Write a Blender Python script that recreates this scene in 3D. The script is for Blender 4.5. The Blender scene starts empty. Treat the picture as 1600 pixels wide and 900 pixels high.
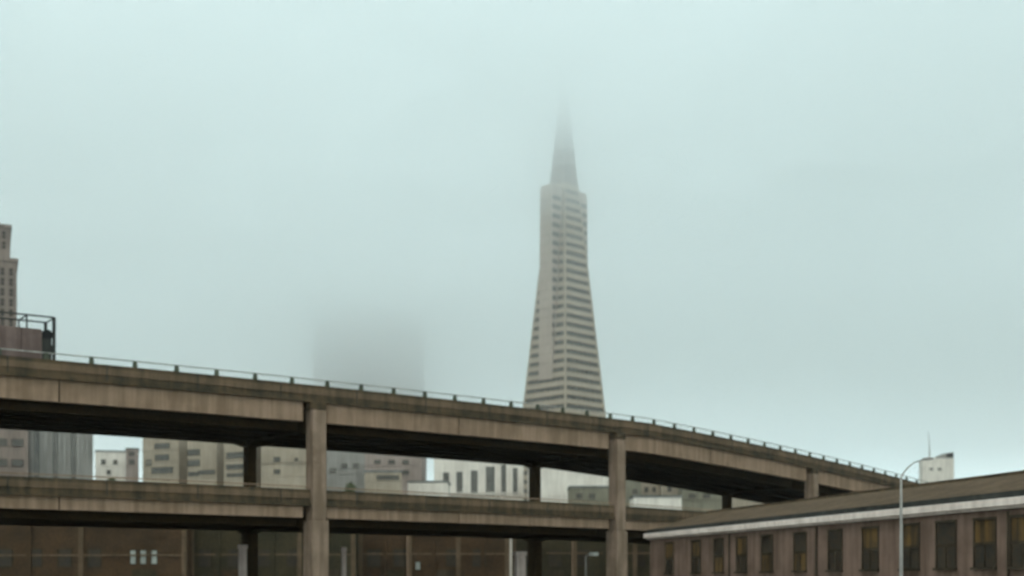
import bpy, bmesh, math, random
from mathutils import Vector, Matrix
R = math.radians
random.seed(7)
S = bpy.context.scene
COL = S.collection

# ------------------------------------------------------------------ camera
FPX, HOR, EYE = 2100.0, 910.0, 1.7          # focal length in px of a 1600 wide frame, horizon row, eye height
cam_d = bpy.data.cameras.new('camera')
cam = bpy.data.objects.new('camera', cam_d); COL.objects.link(cam)
cam.location = (0, 0, EYE); cam.rotation_euler = (R(90), 0, 0)
cam_d.sensor_width = 36.0
cam_d.lens = 36.0 * FPX / 1600
cam_d.shift_y = (HOR - 450) / 1600
cam_d.clip_start = 0.1; cam_d.clip_end = 20000
cam_d.dof.use_dof = True
cam_d.dof.focus_distance = 20.0
cam_d.dof.aperture_fstop = 0.9
S.camera = cam

# ------------------------------------------------------------------ world, sun, exposure
SUN_EL, SUN_AZ = 48, 196      # azimuth measured from +Y towards +X
w = bpy.data.worlds.new('World'); S.world = w; w.use_nodes = True
nt = w.node_tree; N = nt.nodes; L = nt.links
for n in list(N): N.remove(n)
out = N.new('ShaderNodeOutputWorld'); bg = N.new('ShaderNodeBackground')
sky = N.new('ShaderNodeTexSky'); sky.sky_type = 'NISHITA'; sky.sun_disc = False
sky.sun_elevation = R(SUN_EL); sky.sun_rotation = R(SUN_AZ); sky.dust_density = 4; sky.air_density = 1.5
tc = N.new('ShaderNodeTexCoord')
noi = N.new('ShaderNodeTexNoise'); noi.inputs['Scale'].default_value = 2.6; noi.inputs['Detail'].default_value = 3
noi.inputs['Roughness'].default_value = 0.45
L.new(tc.outputs['Generated'], noi.inputs['Vector'])
rmp = N.new('ShaderNodeValToRGB')
rmp.color_ramp.elements[0].position = 0.38; rmp.color_ramp.elements[0].color = (0.64, 0.88, 0.92, 1)
rmp.color_ramp.elements[1].position = 0.62; rmp.color_ramp.elements[1].color = (1.04, 1.22, 1.20, 1)
L.new(noi.outputs['Fac'], rmp.inputs['Fac'])
vm = N.new('ShaderNodeVectorMath'); vm.operation = 'SCALE'; vm.inputs['Scale'].default_value = 10.0
L.new(rmp.outputs['Color'], vm.inputs[0])
sep = N.new('ShaderNodeSeparateXYZ'); L.new(tc.outputs['Generated'], sep.inputs[0])
gr = N.new('ShaderNodeMapRange'); gr.inputs['From Min'].default_value = 0.0; gr.inputs['From Max'].default_value = 0.55
gr.inputs['To Min'].default_value = 12.2; gr.inputs['To Max'].default_value = 9.2     # the overcast is brighter low down
L.new(sep.outputs['Z'], gr.inputs['Value']); L.new(gr.outputs['Result'], vm.inputs['Scale'])
mx = N.new('ShaderNodeMix'); mx.data_type = 'RGBA'; mx.inputs['Factor'].default_value = 0.93
L.new(sky.outputs['Color'], mx.inputs['A']); L.new(vm.outputs['Vector'], mx.inputs['B'])
L.new(mx.outputs['Result'], bg.inputs['Color']); bg.inputs['Strength'].default_value = 0.085
L.new(bg.outputs['Background'], out.inputs['Surface'])

sd = bpy.data.lights.new('sun', 'SUN'); sd.energy = 0.8; sd.angle = R(25); sd.color = (1.0, 0.90, 0.78)
sun = bpy.data.objects.new('sun', sd); COL.objects.link(sun)
az, el = R(SUN_AZ), R(SUN_EL)
to_sun = Vector((math.sin(az)*math.cos(el), math.cos(az)*math.cos(el), math.sin(el)))
sun.rotation_euler = to_sun.to_track_quat('Z', 'Y').to_euler()
sun.location = (0, 0, 500)

S.view_settings.view_transform = 'Standard'; S.view_settings.look = 'None'
S.view_settings.exposure = 0.72; S.view_settings.gamma = 1.0
S.view_settings.use_curve_mapping = False
S.render.engine = 'CYCLES'
cy = S.cycles
cy.use_denoising = True
cy.max_bounces = 12; cy.diffuse_bounces = 4; cy.glossy_bounces = 2; cy.transmission_bounces = 2
cy.volume_bounces = 8; cy.transparent_max_bounces = 24
cy.use_adaptive_sampling = True; cy.adaptive_threshold = 0.04

# ------------------------------------------------------------------ helpers
def at(px, py, Y):
    return Vector(((px-800)/FPX*Y, Y, EYE + (HOR-py)/FPX*Y))
def zz(py, Y): return EYE + (HOR-py)/FPX*Y

def mat(name, c, c2=None, rough=0.85, scale=0.6, streak=True, metal=0.0, spec=0.08, bump=0.0, amount=0.6):
    m = bpy.data.materials.new(name); m.use_nodes = True
    n = m.node_tree.nodes; l = m.node_tree.links
    b = n['Principled BSDF']; b.inputs['Roughness'].default_value = rough
    b.inputs['Metallic'].default_value = metal; b.inputs['Specular IOR Level'].default_value = spec
    if c2 is None: c2 = tuple(v*0.62 for v in c)
    t = n.new('ShaderNodeTexCoord')
    a = n.new('ShaderNodeTexNoise'); a.inputs['Scale'].default_value = scale; a.inputs['Detail'].default_value = 6
    a.inputs['Roughness'].default_value = 0.62
    l.new(t.outputs['Object'], a.inputs['Vector'])
    mp = n.new('ShaderNodeMapping')
    mp.inputs['Scale'].default_value = (1.6, 1.6, 0.12) if streak else (3, 3, 3)
    l.new(t.outputs['Object'], mp.inputs['Vector'])
    s = n.new('ShaderNodeTexNoise'); s.inputs['Scale'].default_value = 1.4; s.inputs['Detail'].default_value = 5
    l.new(mp.outputs['Vector'], s.inputs['Vector'])
    mm = n.new('ShaderNodeMath'); mm.operation = 'MULTIPLY'
    l.new(a.outputs['Fac'], mm.inputs[0]); l.new(s.outputs['Fac'], mm.inputs[1])
    r = n.new('ShaderNodeMapRange'); r.inputs['From Min'].default_value = 0.17; r.inputs['From Max'].default_value = 0.34
    r.inputs['To Min'].default_value = 1.0; r.inputs['To Max'].default_value = 1.0-amount*1.2 if amount < .8 else 0.0
    r.inputs['To Min'].default_value, r.inputs['To Max'].default_value = 1.0, 0.0
    l.new(mm.outputs[0], r.inputs['Value'])
    x = n.new('ShaderNodeMix'); x.data_type = 'RGBA'
    x.inputs['A'].default_value = (*c, 1); x.inputs['B'].default_value = (*c2, 1)
    l.new(r.outputs['Result'], x.inputs['Factor']); l.new(x.outputs['Result'], b.inputs['Base Color'])
    if bump:
        bp = n.new('ShaderNodeBump'); bp.inputs['Strength'].default_value = bump; bp.inputs['Distance'].default_value = 0.05
        l.new(a.outputs['Fac'], bp.inputs['Height']); l.new(bp.outputs['Normal'], b.inputs['Normal'])
    return m

M = dict(
    conc   = mat('pale_concrete', (.29,.195,.135), (.19,.125,.08), scale=.35, bump=.2),
    conc_c = mat('column_concrete', (.27,.19,.14), (.165,.115,.078), scale=.5, bump=.2),
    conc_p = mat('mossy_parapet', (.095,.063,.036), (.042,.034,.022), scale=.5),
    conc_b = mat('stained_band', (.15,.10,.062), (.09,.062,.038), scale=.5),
    pinkp  = mat('painted_pillar', (.52,.42,.37), (.36,.28,.24), scale=.8),
    conc_d = mat('shaded_concrete', (.05,.028,.010), (.028,.017,.007), scale=.3, streak=False),  # shade under the decks is put into this dark colour
    asphalt= mat('asphalt', (.06,.06,.06), (.04,.04,.04), scale=1.5, streak=False),
    pave   = mat('pavement', (.25,.24,.22), None, streak=False),
    ground = mat('ground', (.11,.10,.08), None, scale=.05, streak=False),
    paint  = mat('road_paint', (.7,.7,.66), None, streak=False),
    rail   = mat('galvanised_rail', (.42,.40,.36), None, rough=.6, metal=.0),
    post   = mat('rail_post', (.09,.10,.07), None),
    dark   = mat('dark_metal', (.045,.045,.04), None, rough=.6),
    pyr    = mat('quartz_panel', (.40,.33,.255), (.34,.275,.21), scale=.08),
    pyrw   = mat('plain_panel', (.45,.37,.31), (.37,.30,.25), scale=.08),
    spire  = mat('louvred_aluminium', (.24,.185,.155), None, rough=.5),
    pglass = mat('tower_glass', (.11,.098,.078), None, rough=.25, spec=.5),  # lightened so that far windows look veiled by haze
    glass  = mat('dark_window_glass', (.022,.018,.014), (.045,.028,.014), rough=.35, spec=.25, scale=.9, streak=False),
    blind  = mat('window_with_brown_blind', (.15,.085,.03), (.05,.032,.018), rough=.5),
    pale_w = mat('pale_lit_window', (.42,.44,.40), None, rough=.4),  # pale base colour stands in for lit windows
    granite= mat('carnelian_granite', (.27,.20,.17), (.21,.155,.13), scale=.05),
    white  = mat('white_trim', (.80,.67,.60), (.62,.50,.44), scale=.8),
    stucco = mat('mauve_stucco', (.215,.138,.105), (.13,.082,.06), scale=.5, bump=.15),
    tiles  = mat('brown_roof', (.11,.070,.040), (.06,.038,.02), scale=.6, streak=False, bump=.4),
    frame  = mat('window_frame', (.07,.052,.035), None),
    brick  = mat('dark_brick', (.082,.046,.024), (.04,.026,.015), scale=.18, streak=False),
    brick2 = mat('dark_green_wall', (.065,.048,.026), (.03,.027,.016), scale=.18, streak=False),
    brownb = mat('brown_masonry', (.25,.195,.165), (.17,.13,.11), scale=.1),
    beige  = mat('beige_render', (.37,.305,.235), (.28,.23,.175), scale=.15),
    pale   = mat('pale_render', (.72,.655,.58), (.56,.50,.44), scale=.15),
    greyb  = mat('blue_grey_render', (.30,.28,.255), (.22,.205,.185), scale=.15),
    mauve  = mat('mauve_render', (.33,.265,.235), (.24,.19,.165), scale=.15),
    green  = mat('grey_green_render', (.22,.20,.15), (.15,.135,.10), scale=.15),
    roofg  = mat('grey_roofing', (.2,.2,.19), None, streak=False),
    lorry  = mat('faded_truck_panel', (.17,.12,.105), (.11,.075,.065), rough=.6),
    rubber = mat('rubber', (.025,.025,.025), None),
    lampw  = mat('lamp_housing', (.8,.78,.72), None, rough=.4),
    pole   = mat('grey_painted_pole', (.42,.39,.36), None, rough=.6),
    bark   = mat('bark', (.07,.05,.035), None),
    leaf   = mat('foliage', (.05,.07,.03), (.09,.10,.05), scale=3, streak=False),
)

class MB:
    def __init__(s): s.bm = bmesh.new()
    def quad(s, pts):
        s.bm.faces.new([s.bm.verts.new(p) for p in pts])
    def box(s, x0, x1, y0, y1, z0, z1, mtx=None):
        P = [(x, y, z) for z in (z0, z1) for y in (y0, y1) for x in (x0, x1)]
        if mtx is not None: P = [mtx @ Vector(p) for p in P]
        v = [s.bm.verts.new(p) for p in P]
        for f in ((0,2,3,1), (4,5,7,6), (0,1,5,4), (2,6,7,3), (0,4,6,2), (1,3,7,5)):
            s.bm.faces.new([v[i] for i in f])
        return s
    def loft(s, rings, caps=True):
        vs = [[s.bm.verts.new(p) for p in r] for r in rings]
        n = len(rings[0])
        for a, b in zip(vs, vs[1:]):
            for i in range(n):
                s.bm.faces.new([a[i], a[(i+1) % n], b[(i+1) % n], b[i]])
        if caps:
            s.bm.faces.new(vs[0][::-1]); s.bm.faces.new(vs[-1])
        return s
    def tube(s, pts, r, n=10):
        pts = [Vector(p) for p in pts]
        rr = r if isinstance(r, (list, tuple)) else [r]*len(pts)
        rings = []
        for i, p in enumerate(pts):
            d = (pts[min(i+1, len(pts)-1)] - pts[max(i-1, 0)]).normalized()
            u = d.cross(Vector((0, 1, 0.01)));
            if u.length < .05: u = d.cross(Vector((1, 0, 0)))
            u.normalize(); v = d.cross(u)
            rings.append([p + (u*math.cos(2*math.pi*k/n) + v*math.sin(2*math.pi*k/n))*rr[i] for k in range(n)])
        return s.loft(rings)
    def build(s, name, m, parent=None, kind=None, bevel=0):
        bmesh.ops.recalc_face_normals(s.bm, faces=s.bm.faces)
        me = bpy.data.meshes.new(name); s.bm.to_mesh(me); s.bm.free()
        for x in (m if isinstance(m, list) else [m]): me.materials.append(M[x] if isinstance(x, str) else x)
        o = bpy.data.objects.new(name, me); COL.objects.link(o)
        if parent: o.parent = parent
        if kind: o['kind'] = kind
        if bevel:
            b = o.modifiers.new('bevel', 'BEVEL'); b.width = bevel; b.segments = 2; b.limit_method = 'ANGLE'
        return o

def thing(name, label, cat, loc=(0, 0, 0), rz=0, group=None):
    o = bpy.data.objects.new(name, None); COL.objects.link(o)
    o.location = loc; o.rotation_euler = (0, 0, rz)
    o['label'] = label; o['category'] = cat
    if group: o['group'] = group
    return o
def copy_tree(o, parent=None):
    c = o.copy(); COL.objects.link(c)
    if parent: c.parent = parent
    for ch in [x for x in COL.objects if x.parent == o]: copy_tree(ch, c)
    return c

# ------------------------------------------------------------------ the freeway's line
SPACING = 33.0
_head = [(-140, 27), (-66, 32), (-33, 38), (0, 43), (33, 48), (100, 54), (200, 58)]
def heading(s):
    for (a, u), (b, v) in zip(_head, _head[1:]):
        if s <= b: return R(u + (v-u)*(max(s, a)-a)/(b-a))
    return R(_head[-1][1])
_edge = {0: Vector((9.7, 123.5))}
DS = 0.5
for k in range(1, 500):
    h = heading((k-.5)*DS); _edge[k] = _edge[k-1] + Vector((math.cos(h), math.sin(h)))*DS
    h = heading(-(k-.5)*DS); _edge[-k] = _edge[-k+1] - Vector((math.cos(h), math.sin(h)))*DS
def E(s, n=0.0, z=0.0):
    k = math.floor(s/DS); f = s/DS-k
    p = _edge[k].lerp(_edge[k+1], f); h = heading(s)
    return Vector((p.x - math.sin(h)*n, p.y + math.cos(h)*n, z))
def TOP(s): return 16.7 if s < 4 else 16.7 - 0.0405*(s-4) - (0.0001*(s-4)**2)
def LOW(s): return 8.75 if s < 0 else 8.75 - 0.006*s
def s_at(px, n=0.0):
    best = None
    for k in range(-260, 300):
        p = E(k*.5, n)
        q = 800 + FPX*p.x/p.y
        if best is None or abs(q-px) < best[0]: best = (abs(q-px), k*.5)
    return best[1]
def strip(mb, s0, s1, n0, n1, zt, a, b, step=3.0):
    """a bar that follows the line, from offset n0 to n1 and from zt+a to zt+b"""
    k = max(1, int(round((s1-s0)/step)))
    rings = []
    for i in range(k+1):
        s = s0 + (s1-s0)*i/k
        rings.append([E(s, n0, zt(s)+a), E(s, n1, zt(s)+a), E(s, n1, zt(s)+b), E(s, n0, zt(s)+b)])
    mb.loft(rings)

# ------------------------------------------------------------------ setting: ground, road, pavement
g = MB(); g.quad([(-3000, -200, 0), (3000, -200, 0), (3000, 3000, 0), (-3000, 3000, 0)])
g.build('ground', 'ground', kind='structure')
g = MB(); g.quad([(-160, 18, .004), (160, 18, .004), (160, 34, .004), (-160, 34, .004)])
g.build('road', 'asphalt', kind='structure')
g = MB()
for k in range(-26, 27): g.quad([(k*6, 25.9, .008), (k*6+3, 25.9, .008), (k*6+3, 26.1, .008), (k*6, 26.1, .008)])
g.build('road_marking', 'paint', kind='structure')
g = MB(); g.box(-160, 160, 34, 38, 0.0, .13); g.build('pavement', 'pave', kind='structure', bevel=.02)
g = MB(); g.box(-160, 160, 12, 18, 0.0, .13); g.build('pavement', 'pave', kind='structure', bevel=.02)

# ------------------------------------------------------------------ haze and low cloud
BX = (-3300, 3300, -300, 3300)
def vol(name, dens, g_=0.8, colr=(.992, .999, .997)):
    m = bpy.data.materials.new(name); m.use_nodes = True
    n = m.node_tree.nodes; n.clear()
    o = n.new('ShaderNodeOutputMaterial'); v = n.new('ShaderNodeVolumePrincipled')
    v.inputs['Color'].default_value = (*colr, 1); v.inputs['Density'].default_value = dens
    v.inputs['Anisotropy'].default_value = g_
    m.node_tree.links.new(v.outputs['Volume'], o.inputs['Volume'])
    return m
h = MB(); h.box(*BX, -1.0, 330)
h.build('haze', vol('haze_air', 0.00014), kind='stuff')
# the fog layer over the city: closed slabs, thicker towards the top
SL = [(80, 150, .0006), (150, 190, .0020), (190, 208, .0085), (208, 224, .0225), (224, 264, .0270)]
BANK = [(80, 125, .0028), (125, 160, .0042), (160, 189.9, .0052)]      # the farther, lower bank
b = MB(); ms = []
for i, (z0, z1, d) in enumerate(SL):
    f0 = len(b.bm.faces)
    b.box(-1450, 1450, -280, 1480, z0+.03, z1-.03)
    b.bm.faces.ensure_lookup_table()
    for f in b.bm.faces[f0:]: f.material_index = i
    ms.append(vol('cloud_air', d))
for z0, z1, d in BANK:
    b.bm.faces.ensure_lookup_table(); f0 = len(b.bm.faces)
    b.box(-1300, 1300, 760, 1350, z0+.06, z1-.06)
    b.bm.faces.ensure_lookup_table()
    for f in b.bm.faces[f0:]: f.material_index = len(ms)
    ms.append(vol('cloud_air', d))
# lumps and wisps added to vary the layer's brightness, greyed for darker patches
rc = random.Random(21)
WISP = [(577/1.0, 520, 1010, 120, 22), (500, 470, 960, 90, 20), (660, 500, 1000, 80, 18), (620, 565, 1040, 60, 10), (1010, 250, 640, 70, 14), (760, 300, 640, 60, 12),
        (300, 330, 700, 160, 26), (1250, 260, 720, 180, 28), (120, 170, 560, 150, 24), (1420, 120, 520, 140, 22), (1100, 470, 1100, 160, 18), (700, 120, 560, 130, 22)]
for q, (px, py, Y_, rx, rz_) in enumerate(WISP):
    c = at(px, py, Y_); t = bmesh.new(); bmesh.ops.create_icosphere(t, subdivisions=3, radius=1.0)
    ph = [rc.uniform(0, 6) for _ in range(4)]
    vs = []
    for v in t.verts:
        n_ = v.co.normalized(); f_ = 1+.22*math.sin(3*n_.x+ph[0])+.18*math.sin(5*n_.y+ph[1])+.14*math.sin(7*n_.x+4*n_.z+ph[2])
        vs.append(b.bm.verts.new((c.x+n_.x*rx*f_, c.y+n_.y*rx*.8*f_, c.z+n_.z*rz_*f_)))
    for f in t.faces:
        nf = b.bm.faces.new([vs[v.index] for v in f.verts]); nf.material_index = len(ms); nf.smooth = True
    t.free()
ms.append(vol('cloud_wisp_air', .0045, .6, (.965, .985, .985)))
b.build('low_cloud', ms, kind='stuff')

# ------------------------------------------------------------------ the double-deck freeway
fw = thing('elevated_freeway', 'long curving double-deck concrete freeway crossing the whole view', 'freeway', (0, 0, 0))
S0, S1 = -118.0, 118.0
Ca = [-99.0, -66.0, -32.4, 0.0, 33.0, 66.0, 99.0]

def deck(zt, nm, par_h, fas_h, deep):
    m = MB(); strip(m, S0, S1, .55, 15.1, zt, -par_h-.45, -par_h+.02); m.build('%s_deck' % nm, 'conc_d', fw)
    m = MB(); strip(m, S0, S1, .75, 14.9, zt, -par_h+.024, -par_h+.05); m.build('roadway', 'asphalt', fw)
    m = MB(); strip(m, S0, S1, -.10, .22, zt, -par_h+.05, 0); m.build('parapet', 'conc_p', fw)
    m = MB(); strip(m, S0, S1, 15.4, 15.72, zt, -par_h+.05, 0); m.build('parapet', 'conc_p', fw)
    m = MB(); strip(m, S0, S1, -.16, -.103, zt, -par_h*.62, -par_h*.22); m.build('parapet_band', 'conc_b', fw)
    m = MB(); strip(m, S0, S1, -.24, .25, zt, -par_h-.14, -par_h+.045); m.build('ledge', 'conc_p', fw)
    # outer girder between expansion joints
    for a, b_ in zip([S0]+Ca, Ca+[S1]):
        mid = a + (b_-a)*.42
        for (u, v) in ((a+.06, mid-.05), (mid+.05, b_-1.15)):
            if v-u < 1: continue
            m = MB(); strip(m, u, v, .02, .5, zt, -par_h-fas_h, -par_h-.145); m.build('outer_girder', 'conc', fw)
            m = MB(); strip(m, u, v, 15.15, 15.6, zt, -par_h-fas_h, -par_h-.145); m.build('outer_girder', 'conc', fw)
    for q in (2.2, 4.6, 7.0, 9.4, 11.8, 13.6):
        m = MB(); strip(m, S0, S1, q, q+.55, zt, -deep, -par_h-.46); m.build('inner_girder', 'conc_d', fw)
deck(TOP, 'upper', 1.18, 1.62, 3.30)
deck(LOW, 'lower', 1.12, 1.02, 2.70)

# railing on the parapet: rails and posts
def rails(zt, hgt, m1):
    m = MB()
    k = int((S1-S0)/2)
    for i in range(k):
        a, b_ = S0+i*2, S0+i*2+2.001
        m.loft([[E(s, .02, zt(s)+hgt-.05), E(s, .13, zt(s)+hgt-.05), E(s, .13, zt(s)+hgt+.03), E(s, .02, zt(s)+hgt+.03)] for s in (a, b_)], caps=(i in (0, k-1)))
    m.build('rail', m1, fw)
rails(TOP, .46, 'rail'); rails(LOW, .22, 'conc')
for zt, ph in ((TOP, 1.18), (LOW, 1.12)):
    s = S0+3.3
    while s < S1-3:
        mt = Matrix.Translation(E(s, 0, zt(s))) @ Matrix.Rotation(heading(s), 4, 'Z')
        m = MB(); m.box(-.035, .035, -.185, -.161, -ph+.06, .005, mt); m.build('parapet_joint', 'dark', fw)
        s += 6.6
for s in Ca:
    mt = Matrix.Translation(E(s, 0, 0)) @ Matrix.Rotation(heading(s), 4, 'Z')
    m = MB(); m.tube([mt @ Vector((.92, -.12, .2)), mt @ Vector((.92, -.12, LOW(s)-2.5)), mt @ Vector((.74, -.12, LOW(s)-1.9)), mt @ Vector((.70, -.12, TOP(s)-2.9))], .09, 8)
    m.build('drain_pipe', 'conc_b', fw)
i = 0; s = S0+1.2
while s < S1-1 and i < 78:
    hd = heading(s)
    mt = Matrix.Translation(E(s, .075, TOP(s))) @ Matrix.Rotation(hd, 4, 'Z')
    m = MB(); m.loft([[mt @ Vector((x*wd, y*wd*.7, z)) for x, y in ((-1,-1),(1,-1),(1,1),(-1,1))] for wd, z in ((.16, -.02), (.15, .12), (.13, .30), (.12, .46))])
    m.build('rail_post', 'post', fw)
    s += 3.05; i += 1

def column(s, n0, n1, wd, z0, z1, m_, nm='column', bev=.05):
    hd = heading(s)
    mt = Matrix.Translation(E(s, 0, 0)) @ Matrix.Rotation(hd, 4, 'Z')
    m = MB(); m.box(-wd/2, wd/2, n0, n1, z0, z1, mt); return m.build(nm, m_, fw, bevel=bev)
for s in Ca:
    T, Lw = TOP(s), LOW(s)
    column(s, -.62, .78, 1.42, 0, Lw-2.35, 'conc_c')
    column(s, -.50, .62, 1.14, Lw-2.34, T-1.9, 'conc_c', 'upper_column')
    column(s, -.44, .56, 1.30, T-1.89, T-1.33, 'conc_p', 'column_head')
    column(s, 10.4, 11.5, .95, 0, Lw-2.72, 'conc_d')
    column(s, 10.5, 11.4, .80, Lw-1.0, T-3.32, 'conc_d', 'upper_column')
    # haunched cross beams
    hd = heading(s); mt = Matrix.Translation(E(s, 0, 0)) @ Matrix.Rotation(hd, 4, 'Z')
    for zt, dp in ((T, 3.30), (Lw, 2.70)):
        prof = [(.8, -dp-.35), (2.2, -dp-.04), (9.3, -dp-.04), (10.4, -dp-.35), (11.6, -dp-.35), (15.0, -dp+.9), (15.0, -1.66), (.8, -1.66)]
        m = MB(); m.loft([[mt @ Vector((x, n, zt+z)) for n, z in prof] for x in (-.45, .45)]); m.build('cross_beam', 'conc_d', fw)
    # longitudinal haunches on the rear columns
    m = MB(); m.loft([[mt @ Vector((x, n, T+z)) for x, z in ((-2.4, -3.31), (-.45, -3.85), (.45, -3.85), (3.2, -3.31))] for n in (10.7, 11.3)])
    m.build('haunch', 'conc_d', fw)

# ------------------------------------------------------------------ pyramid tower
PYC = at(881, HOR, 671); PYC.z = 0
pt = thing('pyramid_tower', 'tall slim pyramid skyscraper with winged shoulders, its spire lost in fog', 'skyscraper', PYC, R(45))
K = .169; APEX = 260.0
def half(z): return K*(APEX-z)/2
def sq(h_, z): return [(-h_, -h_, z), (h_, -h_, z), (h_, h_, z), (-h_, h_, z)]
FL, SPB = 4.5, 2.35
z = 12.0; body = MB(); bands = []
body.loft([sq(half(0), 0), sq(half(12), 12)])
while z + FL < 200:
    body.loft([sq(half(z), z), sq(half(z+SPB), z+SPB)])
    wb = MB(); wb.loft([sq(half(z+SPB)-.75, z+SPB), sq(half(z+FL)-.75, z+FL)], caps=False); bands.append(wb)
    z += FL
ZT = z
body.loft([sq(half(z), z), sq(half(z+3.0), z+3.0)])
body.build('facade', 'pyr', pt)
for wb in bands: wb.build('window_band', 'pglass', pt)
for sx in (-1, 1):
    for sy in (-1, 1):
        m = MB()
        rings = []
        for zc in (12, ZT):
            hh = half(zc)+.06; t = .9
            rings.append([(sx*hh, sy*hh, zc), (sx*(hh-t), sy*hh, zc), (sx*(hh-t), sy*(hh-t), zc), (sx*hh, sy*(hh-t), zc)])
        m.loft(rings); m.build('corner_pier', 'pyr', pt)
# vertical mullion fins on each face
m = MB()
for f in range(4):
    rot = Matrix.Rotation(R(90*f), 4, 'Z')
    for k in range(-3, 4):
        rings = []
        for zc in (12, ZT):
            hh = half(zc)-.12; x = k*half(zc)/4
            rings.append([rot @ Vector(p) for p in ((x-.09, -hh+.25, zc), (x+.09, -hh+.25, zc), (x+.09, -hh+.9, zc), (x-.09, -hh+.9, zc))])
        m.loft(rings)
m.build('mullions', 'spire', pt)
m = MB(); m.loft([sq(half(ZT+3)-.05, ZT+3), sq(.25, APEX-1)]); sp = m.build('spire', 'spire', pt)
m = MB()
zc = ZT+4
while zc < APEX-8:
    m.loft([sq(half(zc)-.05, zc), sq(half(zc+.5)-.05, zc+.5)]); zc += 1.6
m.build('louvres', 'spire', sp)
# wings on two opposite faces (towards -x = left as seen, and +x)
WO = half(100.0)
for sx in (-1, 1):
    m = MB()
    x1 = sx*WO
    def wq(z, x_in, x_out, hw): return [(x_in, -hw, z), (x_out, -hw, z), (x_out, hw, z), (x_in, hw, z)]
    rings = [wq(101.5, sx*(half(101.5)-.6), x1, 4.5), wq(150, sx*(half(150)-1), x1-sx*.25, 4.2),
             wq(195, sx*(half(195)-1), x1-sx*.5, 3.9), wq(197.6, sx*(half(198)-1), x1-sx*.9, 3.8)]
    m.loft(rings); wg = m.build('wing', 'pyrw', pt)
    zf = 12.0
    while zf + FL < 196:
        if zf > 103:
            u = (zf-101.5)/48.5 if zf < 150 else (zf-150)/45.0
            hw = 4.5-.3*u if zf < 150 else 4.2-.3*u
            xo = WO-.25*u if zf < 150 else WO-.25-.25*u
            for sy in (-1, 1):
                wb = MB()
                y_a, y_b = sorted((sy*(hw-.1), sy*(hw+.05)))
                xa_, xb_ = sorted((sx*(half(zf)), sx*(xo-.5)))
                if xb_-xa_ > .8: wb.box(xa_, xb_, y_a, y_b, zf+SPB, zf+FL)
                if len(wb.bm.faces): wb.build('window_band', 'pglass', wg)
        fb = MB(); xa_, xb_ = sorted((sx*(WO-.6), sx*(WO+.05)))
        if zf > 103: fb.box(xa_, xb_, -3.6, 3.6, zf+2.9, zf+3.35); fb.build('panel_joint', 'pyr', wg)
        zf += FL
# ------------------------------------------------------------------ dark wide tower in the fog
Y = 1130.0
bt = thing('broad_tower', 'broad dark flat-fronted skyscraper almost dissolved in the fog', 'skyscraper', (at(577, HOR, Y).x, Y, 0), R(4))
W2 = 173/FPX*Y/2
m = MB(); m.box(-W2, W2, 0, 50, 0, 237)
for k in range(-11, 12):
    x = k*W2/11.5; m.box(x-1.2, x+1.2, -1.6, -.01, 0, 236)
m.build('facade', 'granite', bt)
for k in range(50):
    m = MB(); m.box(-W2+.5, W2-.5, -.5, -.02, 6+k*4.6, 8.3+k*4.6); m.build('window_band', 'pglass', bt)

# ------------------------------------------------------------------ generic buildings
def windows(root, cells, x_of, mats=('glass',), fr=.12, fmat='frame', transom=True):
    """cells: (x0,x1,z0,z1) on the local front face at y=0 (front towards -y)"""
    for k, (x0, x1, z0, z1) in enumerate(cells):
        m = MB()
        m.box(x0-fr, x1+fr, -.12, -.02, z1, z1+fr); m.box(x0-fr, x1+fr, -.22, -.02, z0-fr, z0)
        m.box(x0-fr, x0, -.10, -.02, z0, z1); m.box(x1, x1+fr, -.10, -.02, z0, z1)
        if transom: m.box(x0, x1, -.08, -.03, (z0+z1)/2-.05, (z0+z1)/2+.05)
        wn = m.build('window', fmat, root)
        p = MB(); p.quad([(x0, -.025, z0), (x1, -.025, z0), (x1, -.025, z1), (x0, -.025, z1)])
        p.build('pane', mats[k % len(mats)], wn)

def block(name, label, cat, px0, px1, pyt, Y, depth, wall, cells=(), rz=0.0, roof='flat', mats=('pglass',), extra=None, group=None, fmat='frame'):
    """box building whose front spans px0..px1; cells are given as (px, py, wpx, hpx)"""
    k = Y/FPX
    x0, x1 = (px0-800)*k, (px1-800)*k; cx = (x0+x1)/2; hw = (x1-x0)/2; H = zz(pyt, Y)
    r = thing(name, label, cat, (cx, Y, 0), rz, group)
    m = MB(); m.box(-hw, hw, 0, depth, 0, H); m.build('wall', wall, r)
    if roof == 'flat':
        m = MB(); m.box(-hw-.15, hw+.15, -.15, depth+.15, H+.003, H+.35); m.build('roof', 'roofg', r)
    elif roof == 'gable':
        m = MB(); m.loft([[(-hw-.3, -.4, H+.003), (-hw-.3, depth+.4, H+.003), (-hw-.3, depth/2, H+2.6)], [(hw+.3, -.4, H+.003), (hw+.3, depth+.4, H+.003), (hw+.3, depth/2, H+2.6)]])
        m.build('roof', 'tiles', r)
    for py in sorted({c_[1]+c_[3]/2+3 for c_ in cells if Y > 200}):
        z_ = zz(py, Y); m = MB(); m.box(-hw-.08, hw+.08, -.10, -.004, z_-.12, z_+.12); m.build('string_course', wall, r)
    c = []
    for (px, py, wp, hp) in cells:
        x = (px-800)*k-cx; z_ = zz(py, Y); c.append((x-wp*k/2, x+wp*k/2, z_-hp*k/2, z_+hp*k/2))
    windows(r, c, None, mats, fr=max(.08, .7*k), fmat=fmat)
    return r, hw, H

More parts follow.
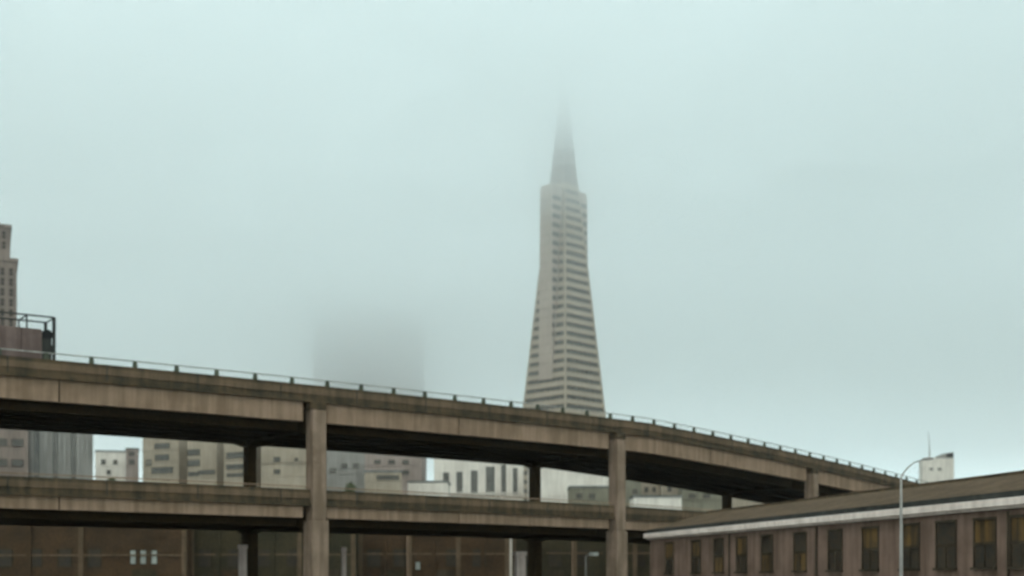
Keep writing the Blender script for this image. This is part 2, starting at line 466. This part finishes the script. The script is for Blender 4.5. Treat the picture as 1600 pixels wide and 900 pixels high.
# stepped tower at the left edge
Y = 330.0; k = Y/FPX
st = thing('stepped_tower', 'brown stepped masonry tower rising at the left edge of the photo', 'tower', (at(24, HOR, Y).x, Y, 0), R(21.5))
def xl(px): return (px-24)*k*1.05
tiers = [(-190, 26, 0, 404), (-150, 17, 404, 350), (-120, -25, 350, 300)]
for (a, b_, c_, d_) in tiers:
    z0 = 0 if c_ == 0 else zz(c_, Y); z1 = zz(d_, Y); ins = 0 if c_ == 0 else (1.4 if c_ == 404 else 3)
    m = MB(); m.box(xl(a), xl(b_), ins, 26-ins, z0, z1-.9); tr = m.build('tier', 'brownb', st)
    m = MB(); m.box(xl(a)-.35, xl(b_)+.35, ins-.35, 26-ins+.35, z1-.897, z1-.003); m.build('cornice', 'brownb', tr)
cc = []
for j in range(15):
    py = 425 + j*16
    for px in (-22, -8, 6, 18):
        cc.append((xl(px)-.45, xl(px)+.45, zz(py, Y)-1.0, zz(py, Y)+.8))
windows(st, cc, None, ('glass',), fr=.12, fmat='brownb')
cc = [(xl(px)-.45, xl(px)+.45, zz(py, Y)-1.0, zz(py, Y)+.8) for py in (366, 382) for px in (-16, -4, 8)]
up = bpy.data.objects.new('upper_windows', None); COL.objects.link(up); up.parent = st; up.location = (0, 1.4, 0)
windows(up, cc, None, ('glass',), fr=.12, fmat='brownb')

# buildings seen between the two decks
block('office_block', 'tan office block left of the blue-grey one, between the decks', 'building', -90, 40, 640, 190, 18, 'brownb',
      [(px, py, 16, 9) for px in (-60, -30, 0, 24) for py in (660, 690, 722, 755)], rz=R(20))
r, hw, H = block('office_block', 'blue-grey slab block with vertical bands beside the bright sky gap', 'building', 44, 143, 640, 196, 18, 'greyb', rz=R(18.5))
for j in range(7):
    m = MB(); x = -hw+.8+j*(2*hw-1.6)/6; m.box(x-.18, x+.18, -.3, -.02, .2, H-.4); m.build('fin', 'greyb', r)
for j in range(6):
    x = -hw+.8+(j+.5)*(2*hw-1.6)/6
    m = MB(); m.box(x-.35, x+.35, -.06, -.015, 1.0, H-1.2); m.build('glazing_strip', 'greyb' if j % 2 else 'pglass', r)
block('row_house', 'low pale house under the bright sky gap beneath the upper deck', 'house', 150, 196, 706, 330, 8, 'pale',
      [(162, 722, 5, 6), (180, 722, 5, 6), (170, 738, 5, 6)], rz=R(16))
block('row_house', 'narrow grey house with dark windows right of the low pale house', 'house', 197, 216, 702, 320, 8, 'mauve',
      [(206, 709, 7, 5), (206, 722, 7, 6)], rz=R(15))
block('apartment_block', 'beige hillside apartment block with two dark window rows, nearest the bright gap', 'building', 216, 286, 680, 300, 16, 'beige',
      [(254, 697, 28, 7), (254, 715, 26, 8), (228, 722, 10, 7), (254, 735, 40, 8)], rz=R(-24))
block('apartment_block', 'beige apartment block in the middle of the three with wide dark windows', 'building', 288, 343, 682, 292, 16, 'beige',
      [(300, 706, 22, 8), (300, 723, 22, 8), (325, 738, 30, 5), (300, 740, 20, 5)], rz=R(-24))
block('apartment_block', 'pale apartment block with long strip windows left of the rear column', 'building', 345, 402, 686, 284, 16, 'beige',
      [(368, 711, 34, 8), (368, 729, 36, 6), (368, 742, 34, 4)], rz=R(-24))
block('apartment_block', 'cream block with two small dark windows, left of the near tall column', 'building', 408, 484, 692, 280, 16, 'beige',
      [(433, 718, 9, 6), (433, 737, 9, 6), (463, 718, 4, 4)])
block('warehouse', 'blue-grey building right beside the near tall column, seen between decks', 'building', 508, 572, 694, 350, 18, 'greyb',
      [(520, 735, 8, 6), (538, 728, 8, 6), (556, 728, 8, 6)])
block('apartment_block', 'mauve building behind the small cream shed, left of the narrow sky gap', 'building', 570, 659, 700, 325, 18, 'mauve',
      [(590, 722, 9, 5), (612, 722, 9, 5), (634, 722, 9, 5), (634, 738, 9, 5)])
block('shed', 'small cream shed with a long dark window in front of the mauve building', 'building', 570, 628, 738, 250, 10, 'beige',
      [(606, 746, 34, 5)], rz=R(5))
block('shed', 'long low white-roofed shed below the narrow sky gap', 'building', 637, 700, 754, 262, 9, 'pale', [])
block('office_block', 'white office block with a row of tall dark windows', 'building', 678, 818, 712, 300, 18, 'pale',
      [(697, 753, 8, 28), (718, 753, 8, 30), (741, 753, 9, 34), (766, 752, 12, 44), (787, 750, 6, 46), (805, 752, 6, 40)])
block('warehouse', 'plain off-white block behind the gap left of the second tall column', 'building', 826, 952, 728, 285, 18, 'pale',
      [(840, 768, 6, 5)])
block('shed', 'low grey-green shed in front of the plain off-white block', 'building', 890, 952, 762, 250, 8, 'green', [(905, 775, 8, 6), (925, 775, 8, 6)])
block('apartment_block', 'grey block just right of the second tall column, under the deck', 'building', 976, 1002, 748, 270, 14, 'green',
      [(992, 768, 6, 6)])
block('apartment_block', 'cream block with small windows, second right of the second tall column', 'building', 1002, 1030, 750, 275, 14, 'beige',
      [(1010, 765, 4, 6), (1022, 765, 4, 6)])
block('apartment_block', 'cream block with one window beside the grey-green building', 'building', 1033, 1059, 752, 272, 14, 'beige',
      [(1046, 764, 5, 7)])
block('shed', 'long low cream shed over the left end of the brown roof', 'building', 990, 1065, 777, 235, 8, 'pale', [])
block('warehouse', 'grey-green building between the cream blocks and the third rear column', 'building', 1066, 1131, 744, 265, 16, 'green',
      [(1082, 775, 10, 5), (1104, 775, 10, 5)])
block('shed', 'low pale building just above the brown roof, left of the third tall column', 'building', 1134, 1215, 775, 300, 12, 'beige', [])
block('shed', 'pale building right next to the third tall column, above the brown roof', 'building', 1217, 1300, 768, 310, 12, 'pale', [(1243, 776, 8, 5)])

# dark row behind the lower deck
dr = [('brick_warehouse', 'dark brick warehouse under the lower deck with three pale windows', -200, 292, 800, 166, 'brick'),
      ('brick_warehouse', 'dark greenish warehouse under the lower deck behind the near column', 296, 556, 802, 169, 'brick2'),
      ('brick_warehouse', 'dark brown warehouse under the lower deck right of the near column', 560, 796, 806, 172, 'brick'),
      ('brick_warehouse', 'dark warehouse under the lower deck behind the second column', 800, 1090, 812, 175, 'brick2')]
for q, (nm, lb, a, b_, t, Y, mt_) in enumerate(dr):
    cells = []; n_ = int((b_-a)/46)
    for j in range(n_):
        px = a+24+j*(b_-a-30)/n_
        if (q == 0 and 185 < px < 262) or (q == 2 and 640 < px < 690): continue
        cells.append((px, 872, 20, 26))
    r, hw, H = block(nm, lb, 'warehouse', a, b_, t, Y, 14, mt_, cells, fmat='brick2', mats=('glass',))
    for j in range(3):
        x = -hw + (j+.5)*2*hw/3 + 1.2
        m = MB()
        m.box(x-1.5, x+1.5, -.10, -.003, 0.02, 3.3)
        for jj in range(8): m.box(x-1.45, x+1.45, -.14, -.101, .15+jj*.4, .35+jj*.4)
        m.build('loading_door', ['frame', 'brick', 'brick2'][(j+q) % 3], r)
    for j in range(7):
        x = -hw + .3 + j*(2*hw-.6)/6
        if q == 0 and j == 5: continue
        m = MB(); m.box(x-.28, x+.28, -.25, -.004, 0, H-.3); m.build('pilaster', ['conc_b', mt_][j % 2], r)
    m = MB(); m.tube([(-hw*.35, -.35, .1), (-hw*.35, -.35, H-.4)], .09, 8); m.build('downpipe', 'conc', r)
    m = MB(); m.box(-hw, hw, -.18, -.004, 4.95+q*.15, 5.15+q*.15); m.build('lintel_band', 'conc_b', r)
    if q == 0:
        k = Y/FPX; cx = ((a+b_)/2-800)*k
        windows(r, [((px-800)*k-cx-.32, (px-800)*k-cx+.32, zz(881, Y), zz(860, Y)) for px in (208, 224, 241)], None, ('pale_w',), fr=.06, fmat='brick2', transom=False)
    if q == 2:
        k = Y/FPX; cx = ((a+b_)/2-800)*k
        windows(r, [((px-800)*k-cx-.28, (px-800)*k-cx+.28, zz(890, Y), zz(878, Y)) for px in (653,)], None, ('pale_w',), fr=.06, fmat='brick2', transom=False)

# small pale tower beyond the roof at the right
Y = 420.0; k = Y/FPX
sb = thing('small_tower', 'small hazy pale tower with rooftop mast beyond the brown roof', 'building', (at(1470, HOR, Y).x, Y, 0), R(0))
m = MB(); xa, xb, xc = (1441-1470)*k, (1490-1470)*k, (1504-1470)*k
zt1, zt2 = zz(716, Y), zz(709, Y)
m.loft([[(xa, 0, z_), (xb, 0, z_), (xc, 8, z_), (xa+2, 10, z_)] for z_ in (0, zt1)]); m.build('wall', 'pale', sb)
m = MB(); m.loft([[(xa+4, .6, zt1+.002), (xb+.2, .6, zt1+.002), (xc-.3, 7.6, zt1+.002), (xa+5, 8, zt1+.002)],
                  [(xa+6.5, .6, zt2), (xb+.2, .6, zz(706, Y)), (xc-.3, 7.6, zz(706, Y)), (xa+7, 8, zt2)]]); m.build('penthouse', 'greyb', sb)
m = MB(); m.box((1480-1470)*k, (1490-1470)*k, .2, .55, zz(714, Y), zz(708, Y)); m.build('louvre', 'dark', sb)
m = MB(); m.tube([((1457-1470)*k, 3, zt1), ((1457-1470)*k, 3, zz(698, Y)), ((1455-1470)*k, 3, zz(672, Y))], [.3, .16, .06]); m.build('mast', 'pole', sb)
windows(sb, [(-3.6, -2.4, zz(735, Y), zz(731, Y)), (-1, .2, zz(735, Y), zz(731, Y))], None, ('pglass',), fr=.1, fmat='pale')

# ------------------------------------------------------------------ near warehouse at the right
A = Vector((11.3, 110.0, 0)); B = Vector((23.8, 62.6, 0))
d = (B-A).normalized(); LEN = (B-A).length
ang = math.atan2(d.y, d.x)
wh = thing('dockside_building', 'long mauve building with white cornice and brown roof at lower right', 'building', A, ang)
# local x runs from the far left end towards the camera, local -y faces the street
LX = 78.0; EV = 5.8
m = MB(); m.box(0, LX, 0, 10.0, 0, EV-.55); m.build('wall', 'stucco', wh)
m = MB(); m.box(-.35, LX, -.45, 10.45, EV-.50, EV-.12); m.box(-.22, LX, -.26, 10.26, EV-.62, EV-.503); m.build('cornice', 'white', wh, bevel=.03)
m = MB(); m.box(-.20, LX, -.2, 10.2, EV-.117, EV+.20); m.build('shaded_gutter', 'dark', wh)  # dark line over the cornice: the eave's shadow put into the colour
rf = MB()
rd = 7.62-.15
rf.loft([[(x, -.12, EV+.203), (x, 10.12, EV+.203), (x+dx, 5.0, rd)] for x, dx in ((-.15, .15), (LX, 0))])
roof = rf.build('roof', 'tiles', wh)
m = MB(); m.box(.1, LX, 4.8, 5.2, rd-.06, rd+.10); m.build('ridge', 'conc_p', roof)
m = MB(); m.box(0, LX, -.10, -.004, 1.5, 1.75); m.build('band', 'stucco', wh)
wt = [.09, .20, .285, .365, .447, .543, .635, .718, .803, .872, .94, 1.0, 1.07, 1.14, 1.22, 1.30, 1.38]
for q, t in enumerate(wt):
    x = t*LEN; ww = .84 if t > .7 else .78
    z0, z1 = 2.45, 4.74
    m = MB(); fr = .09
    m.box(x-ww-fr, x+ww+fr, -.10, -.01, z1, z1+.14); m.box(x-ww-fr-.05, x+ww+fr+.05, -.20, -.01, z0-.14, z0)
    m.box(x-ww-fr, x-ww, -.07, -.01, z0, z1); m.box(x+ww, x+ww+fr, -.07, -.01, z0, z1)
    m.box(x-ww, x+ww, -.06, -.012, 3.50, 3.66)
    m.box(x-.03, x+.03, -.055, -.013, z0, 3.5)
    wn = m.build('window', 'frame', wh)
    up_, lo_ = ('blind', 'glass')
    if q in (2, 4, 5): up_, lo_ = ('glass', 'blind')
    if q in (6, 9): up_, lo_ = ('glass', 'glass')
    p = MB(); p.quad([(x-ww, -.006, 3.6), (x+ww, -.006, 3.6), (x+ww, -.006, z1), (x-ww, -.006, z1)]); p.build('upper_pane', M[up_], wn)
    p = MB(); p.quad([(x-ww, -.006, z0), (x+ww, -.006, z0), (x+ww, -.006, 3.58), (x-ww, -.006, 3.58)]); p.build('lower_pane', M[lo_], wn)
for t in (.326, .59, .98):
    x = t*LEN; m = MB(); m.tube([(x, -.12, .1), (x, -.12, EV-.7)], .06); m.build('downpipe', 'frame', wh)

# ------------------------------------------------------------------ street lamps and posts
Y = 58.0; p = at(1408, HOR, Y)
lamp = thing('street_lamp', 'tall thin grey street lamp with curved arm before the mauve building', 'street lamp', (p.x, Y, 0))
Zp = zz(745, Y)
m = MB(); m.tube([(0, 0, 0), (0, 0, .6), (0, 0, 4), (0, 0, Zp)], [.14, .09, .07, .05], 12); m.build('pole', 'pole', lamp)
k = Y/FPX
m = MB(); m.tube([(0, 0, Zp-.02), (3*k, 0, zz(740, Y)), (10*k, 0, zz(731, Y)), (20*k, 0, zz(723, Y)), (34*k, 0, zz(718, Y))], [.042, .036, .032, .03, .028], 8); m.build('arm', 'pole', lamp)
m = MB(); m.loft([[(33*k, -.05, zz(719, Y)), (33*k, .05, zz(719, Y)), (33*k, .05, zz(716, Y)), (33*k, -.05, zz(716, Y))],
                  [(42*k, -.12, zz(719.5, Y)), (42*k, .12, zz(719.5, Y)), (42*k, .09, zz(714.5, Y)), (42*k, -.09, zz(714.5, Y))],
                  [(50*k, -.08, zz(718, Y)), (50*k, .08, zz(718, Y)), (50*k, .05, zz(715, Y)), (50*k, -.05, zz(715, Y))]]); m.build('lamp_head', 'pole', lamp)
m = MB(); m.box(-.22, .22, -.22, .22, 0, .18); m.build('base', 'conc', lamp)

Y = 128.0; p = at(915, HOR, Y); k = Y/FPX
lamp2 = thing('street_lamp', 'small street lamp with a white head under the lower deck', 'street lamp', (p.x, Y, 0))
m = MB(); m.tube([(0, 0, 0), (0, 0, 2), (0, 0, zz(869, Y))], [.13, .10, .07], 10); m.build('pole', 'pole', lamp2)
m = MB(); m.tube([(0, 0, zz(870, Y)), (3*k, 0, zz(867, Y)), (8*k, 0, zz(866, Y))], .05, 8); m.build('arm', 'pole', lamp2)
m = MB(); m.loft([[(x, -w_, zz(868.5, Y)), (x, w_, zz(868.5, Y)), (x, w_*.6, zz(863, Y)), (x, -w_*.6, zz(863, Y))] for x, w_ in ((6*k, .14), (13*k, .36), (20*k, .18))])
m.build('lamp_head', 'lampw', lamp2)

for (px, pt_, Y, wd, mm_, lb) in ((379, 851, 108, .34, 'pinkp', 'slim pinkish pillar under the lower deck, left of the near column'),
                                  (812, 862, 122, .48, 'pinkp', 'thick grey pillar under the lower deck, left of the second column'),
                                  (537, 855, 112, .20, 'pinkp', 'short thin pillar under the lower deck, right of the near column')):
    p = at(px, HOR, Y); H = zz(pt_, Y)
    r = thing('pillar', lb, 'pillar', (p.x, Y, 0), R(20))
    m = MB(); m.loft([[(x*a, y*a, z_) for x, y in ((-1,-1),(1,-1),(1,1),(-1,1))] for a, z_ in ((wd, 0), (wd*.88, H-.35))]); m.build('shaft', mm_, r, bevel=.04)
    m = MB(); m.box(-wd*1.08, wd*1.08, -wd*1.08, wd*1.08, H-.347, H); m.build('cap', mm_, r, bevel=.03)
    m = MB(); m.box(-wd*1.3, wd*1.3, -wd*1.3, wd*1.3, .003, .3); m.build('foot', 'conc_d', r, bevel=.03)

# ------------------------------------------------------------------ service truck on the upper deck
sT = s_at(79, 3.4)
hd = heading(sT-4)
base = E(sT, 3.4, TOP(sT)-1.13)
tk = thing('service_truck', 'worn service truck with pipe rack on the upper deck at left', 'truck', base, hd + math.pi)
# local +x = towards the cab (left in the picture), x = 0 is the tail; local y<0 is the far side after the turn
HB = 3.55; HR = 4.45
m = MB(); m.box(0.9, 7.2, -1.15, 1.15, 1.0, HB); m.build('body', 'lorry', tk, bevel=.05)
m = MB()
for x in (1.0, 2.25, 3.5, 4.75, 6.0): m.box(x-.04, x+.04, 1.151, 1.20, 1.05, HB-.05)
m.build('body_ribs', 'lorry', tk)
m = MB(); m.box(0.0, 9.6, -.45, .45, .75, .997); m.build('chassis', 'dark', tk)
m = MB(); m.box(0.0, .897, -1.15, 1.15, 1.0, 1.12); m.build('tail_platform', 'dark', tk)
m = MB()
for y in (-1.08, 1.08):
    m.tube([(0.05, y, HR), (7.6, y, HR)], .06, 8)
    for x in (0.08, 1.9, 3.9, 5.9, 7.4): m.tube([(x, y, HB if x > .5 else 1.1), (x, y, HR)], (.12 if x < .5 else .06), 8)
for x in (0.08, 1.9, 3.9, 5.9, 7.4): m.tube([(x, -1.08, HR-.03), (x, 1.08, HR-.03)], .05, 8)
m.build('pipe_rack', 'dark', tk)
m = MB(); m.tube([(.45, -.9, 2.25), (.45, .9, 2.25)], .42, 20); m.build('hose_reel', 'dark', tk)
m = MB(); m.tube([(.50, .55, 3.22), (.50, 1.0, 3.22)], .38, 18); m.build('spare_wheel', 'rubber', tk)
m = MB(); m.box(.22, .88, -1.06, 1.06, 1.13, 2.95); m.box(.5, .88, -.9, .9, 2.953, 3.4); m.build('tool_chest', 'dark', tk, bevel=.03)
m = MB(); m.tube([(-.04, .85, 1.35), (-.12, .85, 1.35)], .12, 12); m.build('tail_light', 'brownb', tk)
m = MB(); m.tube([(-.04, -.85, 1.35), (-.12, -.85, 1.35)], .12, 12); m.build('tail_light', 'brownb', tk)
m = MB(); m.loft([[(x, -1.1, .7), (x, 1.1, .7), (x, 1.1, zt_), (x, -1.1, zt_)] for x, zt_ in ((7.45, 2.9), (8.9, 2.9), (9.4, 1.9), (10.2, 1.75))])
cb = m.build('cab', 'lorry', tk, bevel=.06)
m = MB(); m.box(7.9, 8.7, 1.10, 1.112, 1.95, 2.6); m.build('side_window', 'glass', cb)
for x in (1.9, 3.1, 8.9):
    for y in (-.95, .95):
        m = MB(); m.tube([(x, y-.14, .5), (x, y+.14, .5)], .5, 22); wl = m.build('wheel', 'rubber', tk)
        m = MB(); m.tube([(x, y-.16, .5), (x, y+.16, .5)], .24, 16); m.build('rim', 'pole', wl)

# ------------------------------------------------------------------ trees between the far houses
def tree(px, pyt, Y, label, wd, seed):
    rnd = random.Random(seed)
    p = at(px, HOR, Y); H = zz(pyt, Y)
    r = thing('tree', label, 'tree', (p.x, Y, 0))
    m = MB(); m.tube([(0, 0, 0), (.1, 0, H*.4), (0, .1, H*.8)], [.35, .25, .08], 8)
    for q in range(5):
        a = q*1.3; m.tube([(0, 0, H*.4), (math.cos(a)*wd*.5, math.sin(a)*wd*.5, H*.7)], [.15, .04], 6)
    m.build('trunk', 'bark', r)
    m = MB()
    cl = [(rnd.gauss(0, wd*.36), rnd.gauss(0, wd*.36), H*.74+rnd.gauss(0, H*.11), wd*rnd.uniform(.22, .4)) for _ in range(14)]
    for cx, cy_, cz, cr in cl:
        for _ in range(190):
            v = Vector((rnd.gauss(0, 1), rnd.gauss(0, 1), rnd.gauss(0, .8))).normalized()*cr*rnd.uniform(.5, 1.05)
            c = Vector((cx, cy_, min(cz, H-cr*.9)))+v; a = Vector((rnd.gauss(0, 1), rnd.gauss(0, 1), rnd.gauss(0, 1))).normalized()
            b_ = a.cross(v).normalized() if a.cross(v).length > 0 else Vector((1, 0, 0))
            sz = .28
            m.quad([c-a*sz, c-b_*sz*.6, c+a*sz, c+b_*sz*.6])
    m.build('crown', 'leaf', r)
tree(186, 728, 300, 'small dark tree below the bright sky gap under the upper deck', 3.2, 1)
tree(157, 732, 290, 'round dark bush-like tree at the left of the bright sky gap', 2.6, 2)
tree(548, 736, 300, 'small dark tree in front of the blue-grey building by the near column', 3.2, 3)
